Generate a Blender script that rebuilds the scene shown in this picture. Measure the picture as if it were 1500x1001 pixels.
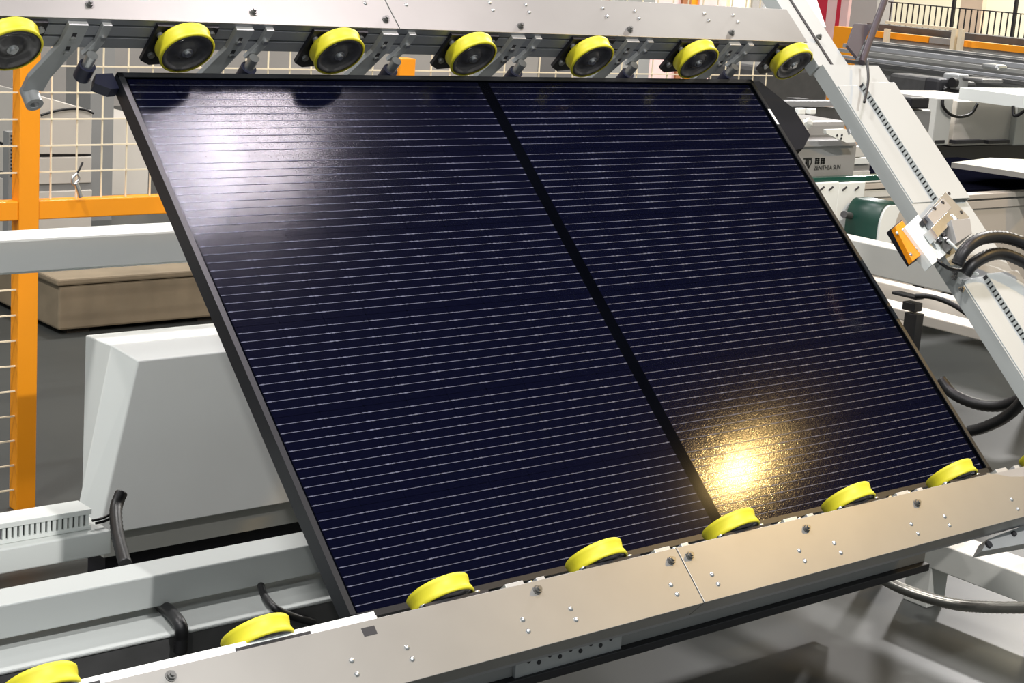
import bpy, math, random
from mathutils import Vector, Matrix

# ------------------------------------------------------------------ scene reset
for o in list(bpy.data.objects):
    bpy.data.objects.remove(o, do_unlink=True)
SC = bpy.context.scene
COL = SC.collection
random.seed(7)

# ------------------------------------------------------------------ camera
F_PX = 2521.27
CAM = Vector((-1.50341, -2.06539, 1.65715))
MR = Matrix(((0.764326, -0.089448, 0.638596),
             (-0.640647, -0.217951, 0.736253),
             (0.073326, -0.971852, -0.22389)))          # columns: image right, image down, forward
cam_data = bpy.data.cameras.new('camera')
cam_data.sensor_width = 36.0
cam_data.lens = F_PX / 1500.0 * 36.0
cam_data.clip_end = 200
cam = bpy.data.objects.new('camera', cam_data)
COL.objects.link(cam)
r_, d_, f_ = MR.col[0], MR.col[1], MR.col[2]
cam.matrix_world = Matrix(((r_.x, -d_.x, -f_.x, CAM.x), (r_.y, -d_.y, -f_.y, CAM.y),
                           (r_.z, -d_.z, -f_.z, CAM.z), (0, 0, 0, 1)))
SC.camera = cam

# ------------------------------------------------------------------ view, world, lights
SC.view_settings.view_transform = 'Standard'
SC.view_settings.look = 'None'
SC.view_settings.exposure = 0.0
SC.view_settings.gamma = 1.0
SC.view_settings.use_curve_mapping = False

world = bpy.data.worlds.new('hall_ambient')
SC.world = world
world.use_nodes = True
bg = world.node_tree.nodes['Background']
bg.inputs['Color'].default_value = (0.86, 0.95, 1.0, 1)
bg.inputs['Strength'].default_value = 0.5

def disc_light(name, loc, power, color, size, aim=None, spread=math.pi):
    ld = bpy.data.lights.new(name, 'AREA')
    ld.shape = 'DISK'; ld.size = size; ld.energy = power; ld.color = color; ld.spread = spread
    o = bpy.data.objects.new(name, ld)
    COL.objects.link(o)
    o.location = loc
    d = (Vector(aim) - Vector(loc)) if aim else Vector((0, 0, -1))
    o.rotation_euler = d.to_track_quat('-Z', 'Y').to_euler()
    return o

WARM_LAMP = (3.87, -0.89, 3.26)          # pendant whose mirror image shows low on the panel
# high-bay lamps in rows below the ceiling, the last added to brighten the far wall (x, y, z, power)
HIGH_BAY = [(2.10, 0.30, 4.83, 80), (-2.2, 0.31, 6.0, 240), (8.0, 2.9, 6.0, 240),
            (2.90, 5.3, 6.0, 240), (-2.2, 5.3, 6.0, 240), (8.0, 5.3, 6.0, 240),
            (0.3, -4.2, 6.0, 480), (-4.5, -4.2, 6.0, 200), (11.2, 5.3, 6.0, 700)]
disc_light('warm_light', WARM_LAMP, 40, (1.0, 0.64, 0.22), 0.13, (0.9, 0.1, 0.6))
for i, (x, y, z, p) in enumerate(HIGH_BAY):
    disc_light('high_bay_light', (x, y, z), p, (1.0, 0.88, 0.93) if i == 0 else (1.0, 0.97, 0.95), 0.16 if y < -4 else 0.55)

# ------------------------------------------------------------------ frames and pixel helpers
Z0 = 0.60
SL = Vector((0.0, 0.728716, 0.684816))     # up the panel slope
NL = Vector((0.0, -0.684816, 0.728716))    # panel normal
XL = Vector((1.0, 0.0, 0.0))
PF = Matrix(((1, 0, 0, 0), (0, SL.y, NL.y, 0), (0, SL.z, NL.z, Z0), (0, 0, 0, 1)))   # panel frame
WF = Matrix.Identity(4)
PW, PH = 1.722, 1.134

def ray(x, y):
    return MR @ Vector(((x - 750) / F_PX, (y - 500.5) / F_PX, 1.0))
def px(x, y, ax, val):                     # image point seen on the world plane axis = val
    d = ray(x, y)
    return CAM + d * ((val - CAM[ax]) / d[ax])
def _pl(x, y, v, val):
    d = ray(x, y); o = CAM - Vector((0, 0, Z0))
    p = o + d * ((val - o.dot(v)) / d.dot(v))
    return p
def pn(x, y, n):                           # on the plane n in panel coordinates (x, s, n)
    p = _pl(x, y, NL, n); return Vector((p.x, p.dot(SL), n))
def ps(x, y, s):
    p = _pl(x, y, SL, s); return Vector((p.x, s, p.dot(NL)))

# ------------------------------------------------------------------ materials
def lin(c):
    return tuple(((v / 255) / 12.92 if v / 255 <= 0.04045 else ((v / 255 + 0.055) / 1.055) ** 2.4) for v in c) + (1,)

def mat(name, rgb, rough=0.5, metal=0.0, vary=0.08, scale=6.0, bump=0.0, bscale=60.0, spec=0.5, stretch=None, emit=None, coat=0.0):
    m = bpy.data.materials.new(name); m.use_nodes = True
    nt = m.node_tree; b = nt.nodes['Principled BSDF']
    c = lin(rgb)
    tc = nt.nodes.new('ShaderNodeTexCoord'); mp = nt.nodes.new('ShaderNodeMapping')
    nt.links.new(tc.outputs['Object'], mp.inputs['Vector'])
    if stretch: mp.inputs['Scale'].default_value = stretch
    nz = nt.nodes.new('ShaderNodeTexNoise'); nz.inputs['Scale'].default_value = scale; nz.inputs['Detail'].default_value = 5
    nt.links.new(mp.outputs['Vector'], nz.inputs['Vector'])
    rp = nt.nodes.new('ShaderNodeValToRGB')
    rp.color_ramp.elements[0].position = 0.3; rp.color_ramp.elements[1].position = 0.7
    rp.color_ramp.elements[0].color = tuple(v * (1 - vary) for v in c[:3]) + (1,)
    rp.color_ramp.elements[1].color = tuple(min(1, v * (1 + vary)) for v in c[:3]) + (1,)
    nt.links.new(nz.outputs['Fac'], rp.inputs['Fac'])
    nt.links.new(rp.outputs['Color'], b.inputs['Base Color'])
    b.inputs['Roughness'].default_value = rough
    b.inputs['Metallic'].default_value = metal
    b.inputs['Specular IOR Level'].default_value = spec
    b.inputs['Coat Weight'].default_value = coat
    if bump:
        n2 = nt.nodes.new('ShaderNodeTexNoise'); n2.inputs['Scale'].default_value = bscale; n2.inputs['Detail'].default_value = 3
        nt.links.new(mp.outputs['Vector'], n2.inputs['Vector'])
        bp = nt.nodes.new('ShaderNodeBump'); bp.inputs['Strength'].default_value = bump; bp.inputs['Distance'].default_value = 0.002
        nt.links.new(n2.outputs['Fac'], bp.inputs['Height']); nt.links.new(bp.outputs['Normal'], b.inputs['Normal'])
    if emit:
        b.inputs['Emission Color'].default_value = tuple(emit[:3]) + (1,)
        b.inputs['Emission Strength'].default_value = emit[3]
    return m

def glass_mat(name, gloss, rough, fac):
    m = bpy.data.materials.new(name); m.use_nodes = True
    nt = m.node_tree; nt.nodes.clear()
    out = nt.nodes.new('ShaderNodeOutputMaterial'); mix = nt.nodes.new('ShaderNodeMixShader')
    tr = nt.nodes.new('ShaderNodeBsdfTransparent'); gl = nt.nodes.new('ShaderNodeBsdfGlossy')
    gl.inputs['Roughness'].default_value = rough; gl.inputs['Color'].default_value = gloss
    fr = nt.nodes.new('ShaderNodeFresnel'); fr.inputs['IOR'].default_value = 1.45
    mu = nt.nodes.new('ShaderNodeMath'); mu.operation = 'MULTIPLY'; mu.inputs[1].default_value = fac
    nt.links.new(fr.outputs['Fac'], mu.inputs[0]); nt.links.new(mu.outputs[0], mix.inputs['Fac'])
    nt.links.new(tr.outputs[0], mix.inputs[1]); nt.links.new(gl.outputs[0], mix.inputs[2])
    nt.links.new(mix.outputs[0], out.inputs['Surface'])
    return m

def cell_mat(name, tilt, grain):
    """dark navy silicon: fine-textured surface that scatters a lamp's mirror image into a sparkling patch"""
    m = bpy.data.materials.new(name); m.use_nodes = True
    nt = m.node_tree; b = nt.nodes['Principled BSDF']
    b.inputs['Base Color'].default_value = (0.0018, 0.0022, 0.0085, 1)
    b.inputs['Roughness'].default_value = 0.145 - 0.035 * grain
    b.inputs['IOR'].default_value = 1.5
    b.inputs['Specular IOR Level'].default_value = 0.085
    b.inputs['Specular Tint'].default_value = (0.92, 0.94, 1.0, 1)
    tc = nt.nodes.new('ShaderNodeTexCoord')
    gr = nt.nodes.new('ShaderNodeTexNoise'); gr.inputs['Scale'].default_value = 380; gr.inputs['Detail'].default_value = 1
    nt.links.new(tc.outputs['Object'], gr.inputs['Vector'])
    mr = nt.nodes.new('ShaderNodeMapRange'); mr.inputs['From Min'].default_value = 0.40; mr.inputs['From Max'].default_value = 0.62
    mr.inputs['To Min'].default_value = 0.085 - 0.06 * grain; mr.inputs['To Max'].default_value = 0.085 + 0.075 * grain
    nt.links.new(gr.outputs['Fac'], mr.inputs['Value']); nt.links.new(mr.outputs['Result'], b.inputs['Specular IOR Level'])
    nz = nt.nodes.new('ShaderNodeTexNoise'); nz.inputs['Scale'].default_value = 330; nz.inputs['Detail'].default_value = 2
    nt.links.new(tc.outputs['Object'], nz.inputs['Vector'])
    bp = nt.nodes.new('ShaderNodeBump'); bp.inputs['Strength'].default_value = 0.10 + 0.16 * grain; bp.inputs['Distance'].default_value = 0.0004
    nt.links.new(nz.outputs['Fac'], bp.inputs['Height'])
    ad = nt.nodes.new('ShaderNodeVectorMath'); ad.operation = 'ADD'; ad.inputs[1].default_value = tilt
    nm = nt.nodes.new('ShaderNodeVectorMath'); nm.operation = 'NORMALIZE'
    nt.links.new(bp.outputs['Normal'], ad.inputs[0]); nt.links.new(ad.outputs[0], nm.inputs[0])
    nt.links.new(nm.outputs[0], b.inputs['Normal'])
    return m

M = {}
M['white'] = mat('white_paint', (226, 230, 226), 0.42, vary=0.03, scale=3)
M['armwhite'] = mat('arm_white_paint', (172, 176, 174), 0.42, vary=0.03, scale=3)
M['white2'] = mat('off_white_paint', (205, 205, 198), 0.5, vary=0.05, scale=4)
M['plate'] = mat('galvanised_sheet', (148, 147, 143), 0.42, 0.60, vary=0.06, scale=5, bump=0.05, bscale=25)
M['alu'] = mat('anodised_aluminium', (158, 160, 164), 0.42, 0.45, vary=0.05, scale=30, stretch=(0.2, 1, 1))
M['groove'] = mat('dark_groove', (38, 38, 42), 0.6, vary=0.1)
M['steel'] = mat('zinc_steel', (188, 190, 190), 0.28, 0.85, vary=0.08, scale=40)
M['bolt'] = mat('dull_bolt_steel', (120, 120, 118), 0.35, 0.8, vary=0.1, scale=40)
M['bracket'] = mat('milled_bracket', (176, 178, 178), 0.4, 0.35, vary=0.06, scale=20)
M['black'] = mat('black_rubber', (16, 16, 18), 0.45, vary=0.2, scale=30, bump=0.1)
M['blackp'] = mat('black_powder_coat', (22, 22, 28), 0.5, vary=0.1)
M['stopblack'] = mat('matt_black_plate', (9, 8, 13), 0.7, vary=0.1, spec=0.15)
M['navy'] = mat('dark_navy_plastic', (24, 27, 48), 0.42, vary=0.1)
M['yellow'] = mat('yellow_polyurethane', (206, 197, 40), 0.5, vary=0.06, scale=25, bump=0.05)
M['hub'] = mat('smoky_wheel_disc', (98, 96, 96), 0.25, 0.35, vary=0.25, scale=60)
M['orange'] = mat('orange_paint', (238, 150, 18), 0.42, vary=0.04, scale=5)
M['orange2'] = mat('amber_plastic', (214, 132, 10), 0.35, vary=0.08, scale=40)
M['wire'] = mat('cream_wire', (226, 214, 186), 0.5, vary=0.05)
M['frame'] = mat('black_anodised_frame', (27, 30, 35), 0.38, 0.2, vary=0.06, scale=12)
M['backsheet'] = mat('black_backsheet', (4, 5, 9), 0.7, vary=0.2, spec=0.0)
M['ribbon'] = mat('tinned_ribbon', (80, 84, 102), 0.5, 0.4, vary=0.25, scale=60, stretch=(1, 6, 1))
M['cell_a'] = cell_mat('silicon_cell', (0.0, 0.0, 0.0), 1.0)
M['cell_b'] = cell_mat('silicon_cell_tilted', (-0.045, 0.0, 0.0), 0.12)  # shading normal tilted so the warm lamp's glow misses this half
M['glass'] = glass_mat('coated_glass', (0.85, 0.9, 1.0, 1), 0.10, 0.005)
M['crate'] = mat('weathered_board', (126, 113, 92), 0.8, vary=0.16, scale=5, bump=0.2, bscale=30)
M['cratedark'] = mat('dark_skid_board', (40, 34, 26), 0.9)  # even dark brown for the skids
M['cream'] = mat('cream_cabinet', (206, 200, 190), 0.5, vary=0.03)
M['beige'] = mat('beige_paint', (186, 178, 166), 0.5, vary=0.04)
M['tan'] = mat('tan_column', (206, 182, 156), 0.7)
M['greywall'] = mat('grey_sheet_wall', (150, 146, 142), 0.7, vary=0.06, scale=1.5)
M['grey'] = mat('mid_grey_paint', (138, 138, 136), 0.5, vary=0.05)
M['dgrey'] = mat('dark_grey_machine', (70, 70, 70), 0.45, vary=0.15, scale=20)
M['creamwall'] = mat('cream_wall', (250, 240, 208), 0.8, vary=0.03, scale=0.6)
M['red'] = mat('red_paint', (196, 36, 60), 0.5)
M['pink'] = mat('pale_pink_board', (226, 190, 186), 0.6)
M['brown'] = mat('brown_carton', (150, 96, 60), 0.8)
M['green'] = mat('dark_green_belt', (16, 58, 48), 0.4, vary=0.1, scale=30)
M['greenglass'] = mat('green_glass_edge', (24, 74, 62), 0.2, vary=0.1)
M['darkpanel'] = mat('dark_module_glass', (10, 11, 20), 0.5, vary=0.2, spec=0.0)
M['silver'] = mat('silver_sheet', (158, 158, 154), 0.35, 0.5, vary=0.05)
M['poly'] = mat('milky_plastic_film', (190, 192, 186), 0.3, vary=0.12, scale=14, bump=0.4, bscale=20)
M['purple'] = mat('purple_grey_steel', (60, 52, 58), 0.55, 0.1)
M['ink'] = mat('black_print', (20, 22, 22), 0.6)
M['floor'] = mat('grey_epoxy_floor', (62, 64, 62), 0.36, vary=0.10, scale=1.3, bump=0.03, bscale=6, spec=0.3)
M['ceil'] = mat('steel_deck_ceiling', (78, 84, 98), 0.8, vary=0.1, scale=0.8)
M['conduit'] = mat('ribbed_metal_conduit', (150, 148, 140), 0.3, 0.7, vary=0.1, scale=30)
M['lens'] = mat('lamp_lens', (255, 250, 240), 0.4, emit=(1, 0.97, 0.92, 6))
M['lensw'] = mat('warm_lamp_lens', (255, 230, 180), 0.4, emit=(1, 0.8, 0.5, 6))

# ------------------------------------------------------------------ geometry collector
class G:
    def __init__(s):
        s.v = []; s.f = []; s.sm = []
    def add(s, vs, fs, sm=False):
        k = len(s.v); s.v += [Vector(v) for v in vs]
        for f in fs:
            s.f.append(tuple(i + k for i in f)); s.sm.append(sm)
        return s
    def box(s, lo, hi):
        x0, y0, z0 = [min(a, b) for a, b in zip(lo, hi)]; x1, y1, z1 = [max(a, b) for a, b in zip(lo, hi)]
        return s.add([(x0, y0, z0), (x1, y0, z0), (x1, y1, z0), (x0, y1, z0), (x0, y0, z1), (x1, y0, z1), (x1, y1, z1), (x0, y1, z1)],
                     [(3, 2, 1, 0), (4, 5, 6, 7), (0, 1, 5, 4), (1, 2, 6, 5), (2, 3, 7, 6), (3, 0, 4, 7)])
    def hexa(s, b, t):                      # bottom quad, top quad (same winding)
        return s.add(list(b) + list(t), [(3, 2, 1, 0), (4, 5, 6, 7), (0, 1, 5, 4), (1, 2, 6, 5), (2, 3, 7, 6), (3, 0, 4, 7)])
    def prism(s, poly, ax, a, b):           # poly in the other two axes (cyclic order)
        def mk(p, t):
            if ax == 0: return (t, p[0], p[1])
            if ax == 1: return (p[0], t, p[1])
            return (p[0], p[1], t)
        n = len(poly)
        vs = [mk(p, a) for p in poly] + [mk(p, b) for p in poly]
        fs = [tuple(range(n)), tuple(range(2 * n - 1, n - 1, -1))] + [(i, i + n, (i + 1) % n + n, (i + 1) % n) for i in range(n)]
        return s.add(vs, fs)
    def cyl(s, p0, p1, r, n=16, r2=None, hole=0.0):
        p0, p1 = Vector(p0), Vector(p1); d = (p1 - p0).normalized()
        u = d.orthogonal().normalized(); w = d.cross(u)
        r2 = r if r2 is None else r2
        c = [(math.cos(2 * math.pi * i / n), math.sin(2 * math.pi * i / n)) for i in range(n)]
        A = [p0 + (u * a + w * b) * r for a, b in c]; B = [p1 + (u * a + w * b) * r2 for a, b in c]
        s.add(A + B, [(i, (i + 1) % n, (i + 1) % n + n, i + n) for i in range(n)], True)
        if hole:
            A2 = [p0 + (u * a + w * b) * hole for a, b in c]; B2 = [p1 + (u * a + w * b) * hole for a, b in c]
            s.add(A2 + B2, [(i + n, (i + 1) % n + n, (i + 1) % n, i) for i in range(n)], True)
            s.add(A + A2, [((i + 1) % n, i, i + n, (i + 1) % n + n) for i in range(n)])
            s.add(B + B2, [(i, (i + 1) % n, (i + 1) % n + n, i + n) for i in range(n)])
        else:
            s.add(A, [tuple(range(n - 1, -1, -1))]); s.add(B, [tuple(range(n))])
        return s
    def lathe(s, prof, o, d, n=28, smooth=True):   # prof: (along, radius)
        o, d = Vector(o), Vector(d).normalized(); u = d.orthogonal().normalized(); w = d.cross(u)
        rings = [[o + d * a + (u * math.cos(2 * math.pi * i / n) + w * math.sin(2 * math.pi * i / n)) * r for i in range(n)] for a, r in prof]
        vs = [v for ring in rings for v in ring]
        for k in range(len(prof) - 1):
            pass
        fs = [(k * n + i, k * n + (i + 1) % n, (k + 1) * n + (i + 1) % n, (k + 1) * n + i) for k in range(len(prof) - 1) for i in range(n)]
        return s.add(vs, fs, smooth)
    def tube(s, pts, r, n=10, rib=0.0, seg=10):
        pts = [Vector(p) for p in pts]
        P = []
        m = len(pts)
        for i in range(m - 1):
            a, b, c, d = pts[max(i - 1, 0)], pts[i], pts[i + 1], pts[min(i + 2, m - 1)]
            for k in range(seg):
                t = k / seg
                P.append(0.5 * ((2 * b) + (c - a) * t + (2 * a - 5 * b + 4 * c - d) * t * t + (3 * b - a - 3 * c + d) * t ** 3))
        P.append(pts[-1])
        u = None; vs = []
        for i, p in enumerate(P):
            t = (P[min(i + 1, len(P) - 1)] - P[max(i - 1, 0)]).normalized()
            u = t.orthogonal().normalized() if u is None else (u - t * u.dot(t)).normalized()
            w = t.cross(u)
            rr = r * (1 + (rib if i % 2 else -rib))
            vs += [p + (u * math.cos(2 * math.pi * j / n) + w * math.sin(2 * math.pi * j / n)) * rr for j in range(n)]
        L = len(P)
        fs = [(i * n + j, i * n + (j + 1) % n, (i + 1) * n + (j + 1) % n, (i + 1) * n + j) for i in range(L - 1) for j in range(n)]
        s.add(vs, fs, True)
        k = len(s.v) - L * n
        s.f.append(tuple(k + j for j in range(n - 1, -1, -1))); s.sm.append(False)
        s.f.append(tuple(k + (L - 1) * n + j for j in range(n))); s.sm.append(False)
        return s
    def obj(s, name, m, parent=None, frame=WF, origin=None, bevel=0.0):
        """parent: local frame of the thing; top-level: origin in 'frame' coordinates"""
        if parent is not None:
            o = Vector(parent['_o'])
        else:
            o = Vector(origin) if origin is not None else base_of(s.v)
        me = bpy.data.meshes.new(name)
        me.from_pydata([v - o for v in s.v], [], s.f)
        me.polygons.foreach_set('use_smooth', s.sm)
        me.update()
        if m: me.materials.append(M[m])
        ob = bpy.data.objects.new(name, me)
        COL.objects.link(ob)
        ob['_o'] = tuple(o)
        if parent is not None:
            ob.parent = parent
            if parent.parent is None and '_root' not in parent:
                pass
        else:
            ob.matrix_world = frame @ Matrix.Translation(o)
        if bevel:
            b = ob.modifiers.new('edge_bevel', 'BEVEL'); b.width = bevel; b.segments = 2; b.limit_method = 'ANGLE'
        return ob

def base_of(vs):
    n = len(vs)
    lo = min(v.z for v in vs)
    return Vector((sum(v.x for v in vs) / n, sum(v.y for v in vs) / n, lo))

def tag(o, label, cat, group=None, kind=None):
    o['label'] = label; o['category'] = cat
    if group: o['group'] = group
    if kind: o['kind'] = kind
    return o
def thing(name, label, cat, o, frame=WF, group=None):
    e = bpy.data.objects.new(name, None); COL.objects.link(e)
    e.empty_display_size = 0.05
    e.matrix_world = frame @ Matrix.Translation(Vector(o)); e['_o'] = tuple(o)
    return tag(e, label, cat, group)
def share(src, name, parent, loc):          # another piece with the same mesh
    ob = bpy.data.objects.new(name, src.data); COL.objects.link(ob)
    ob.parent = parent; ob.location = loc; ob['_o'] = tuple(src['_o'])
    return ob
def copy_tree(root, move):
    c = root.copy(); COL.objects.link(c)
    c.matrix_world = Matrix.Translation(move) @ root.matrix_world
    def kids(a, b):
        for ch in list(a.children):
            k = ch.copy(); COL.objects.link(k); k.parent = b; kids(ch, k)
    kids(root, c)
    return c
def struct(o):
    o['kind'] = 'structure'; return o

# ================================================================== the setting
fl = struct(G().box((-8, -8, -0.12), (16, 14, 0)).obj('floor', 'floor'))
struct(G().box((-6, -3.2, 7.0), (16, 14, 7.15)).obj('ceiling', 'ceil'))
struct(G().box((13.0, -8, 0), (13.2, 14, 7.0)).obj('wall_right', 'creamwall'))
struct(G().box((-8, 12.0, 0), (13.0, 12.2, 7.0)).obj('wall_back', 'greywall'))

# ================================================================== solar panel
LIP = 0.011; TH = 0.030
pan = thing('solar_panel', 'large black framed solar panel tilted between the two roller beams', 'solar panel', (0, 0, -TH), PF)
# frame rails: lip over the glass, outer wall, back flange
def rail(a0, a1, horiz, at, sgn):
    g = G()
    if horiz:
        sec = [(at, -TH), (at, 0.002), (at + sgn * LIP, 0.002), (at + sgn * LIP, -0.001), (at + sgn * 0.002, -0.001), (at + sgn * 0.002, -TH + .002), (at + sgn * .022, -TH + .002), (at + sgn * .022, -TH)]
        g.prism(sec, 0, a0, a1)
    else:
        sec = [(at, -TH), (at, 0.002), (at + sgn * LIP, 0.002), (at + sgn * LIP, -0.001), (at + sgn * 0.002, -0.001), (at + sgn * 0.002, -TH + .002), (at + sgn * .022, -TH + .002), (at + sgn * .022, -TH)]
        g.add([(p[0], a0, p[1]) for p in sec] + [(p[0], a1, p[1]) for p in sec],
              [tuple(range(8)), tuple(range(15, 7, -1))] + [(i, i + 8, (i + 1) % 8 + 8, (i + 1) % 8) for i in range(8)])
    return g.obj('frame_rail', 'frame', pan)
rail(0, PW, True, 0, 1); rail(0, PW, True, PH, -1)
rail(0, PH, False, 0, 1); rail(0, PH, False, PW, -1)
G().box((.003, .003, -.0052), (PW - .003, PH - .003, -.0045)).obj('backsheet', 'backsheet', pan)
G().box((.003, .003, -.0022), (PW - .003, PH - .003, -.0012)).obj('glass', 'glass', pan)
# cells: 6 strings of 18 half cells, gap down the middle
CW, CH, MIDGAP = 0.0914, 0.1846, 0.030
PITX, PITS = 0.0920, 0.1852
SM = (PH - (5 * PITS + CH)) / 2
XM = (PW - (18 * PITX + MIDGAP - (PITX - CW))) / 2
def cellx(c): return XM + c * PITX + (MIDGAP - (PITX - CW) if c >= 9 else 0)
ch = 0.0012
cell_src = {}
for c in range(18):
    for r in range(6):
        k = 'cell_b' if c < 9 else 'cell_a'
        x0, s0 = cellx(c), SM + r * PITS
        if k not in cell_src:
            poly = [(ch, 0), (CW - ch, 0), (CW, ch), (CW, CH - ch), (CW - ch, CH), (ch, CH), (0, CH - ch), (0, ch)]
            g = G().prism([(x0 + p, s0 + q) for p, q in poly], 2, -.0044, -.0040)
            o = g.obj('solar_cell', k, pan); cell_src[k] = (o, x0, s0)
        else:
            src, xs, ss = cell_src[k]
            share(src, 'solar_cell', pan, (x0 - xs, s0 - ss, 0))
# ribbons: ten per string in each half, small solder pads near each cell edge
BW = 0.0011
rib_src = None
for half in range(2):
    xa = cellx(half * 9); xb = cellx(half * 9 + 8) + CW
    for r in range(6):
        for b in range(10):
            s = SM + r * PITS + CH / 2 + (b - 4.5) * 0.01745
            if rib_src is None:
                g = G().box((xa, s - BW / 2, -.0039), (xb, s + BW / 2, -.0032))
                for c in range(9):
                    for e in (cellx(c) + 0.006, cellx(c) + CW - 0.006):
                        g.box((e - .0035, s - BW * .95, -.0039), (e + .0035, s + BW * .95, -.0030))
                o = g.obj('busbar_ribbon', 'ribbon', pan); rib_src = (o, xa, s)
            else:
                share(rib_src[0], 'busbar_ribbon', pan, (xa - rib_src[1], s - rib_src[2], 0))
a, b2 = pn(1119, 160, .0025), pn(1132, 182, .0025)
st = G().box((PW - .0095, b2.y, .002), (PW - .0015, a.y, .0026)).obj('white_strip', 'white', pan)  # small white strip laid on the frame lip
st['label'] = 'small white strip on the black frame'

# ================================================================== roller beams (panel frame coordinates)
PITCH = 0.3407
WR = 0.054
def make_wheel(x, edge, sg, t):
    """edge: s of the beam face, sg: direction from the beam towards the panel"""
    wn = WR + 0.0045
    a = edge + sg * 0.012
    o = (x, a, wn); d = (0, sg, 0)
    w = 0.030
    wh = G().lathe([(.001, .008), (.001, WR - .004), (w - .001, WR - .004), (w - .001, WR - .012), (w - .009, WR - .017), (w - .009, .022), (w - .003, .018), (w - .003, .010)], o, d, 40, True).obj('roller_wheel', 'hub', t)
    G().lathe([(0.0, WR - .004), (0.0, WR - .0015), (.002, WR), (.007, WR - .0008), (w / 2, WR - .0032), (w - .007, WR - .0008), (w - .002, WR), (w, WR - .0015), (w, WR - .0045)], o, d, 40).obj('tread', 'yellow', wh)
    G().cyl((x, a - sg * .012, wn), (x, a + sg * (w - .001), wn), .0105, 20).obj('axle', 'steel', wh)
    G().cyl((x, a + sg * (w - .001), wn), (x, a + sg * (w + .004), wn), .0065, 6).obj('axle_nut', 'steel', wh)
    return wh

def rivet_on(parent, x, s, n, r=.0042):
    return G().lathe([(0, r * 1.1), (.0012, r), (.0026, r * .6), (.0030, .0002)], (x, s, n), (0, 0, 1), 10).obj('rivet', 'steel', parent)
def bolt_on(parent, p, d, r=.0068, h=.006, m='bolt'):
    p, d = Vector(p), Vector(d)
    b = G().cyl(p, p + d * .0015, r * 1.25, 14).cyl(p + d * .0015, p + d * h, r, 6).cyl(p + d * h, p + d * (h + .004), r * .55, 10)
    return b.obj('hex_bolt', m, parent)

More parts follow.
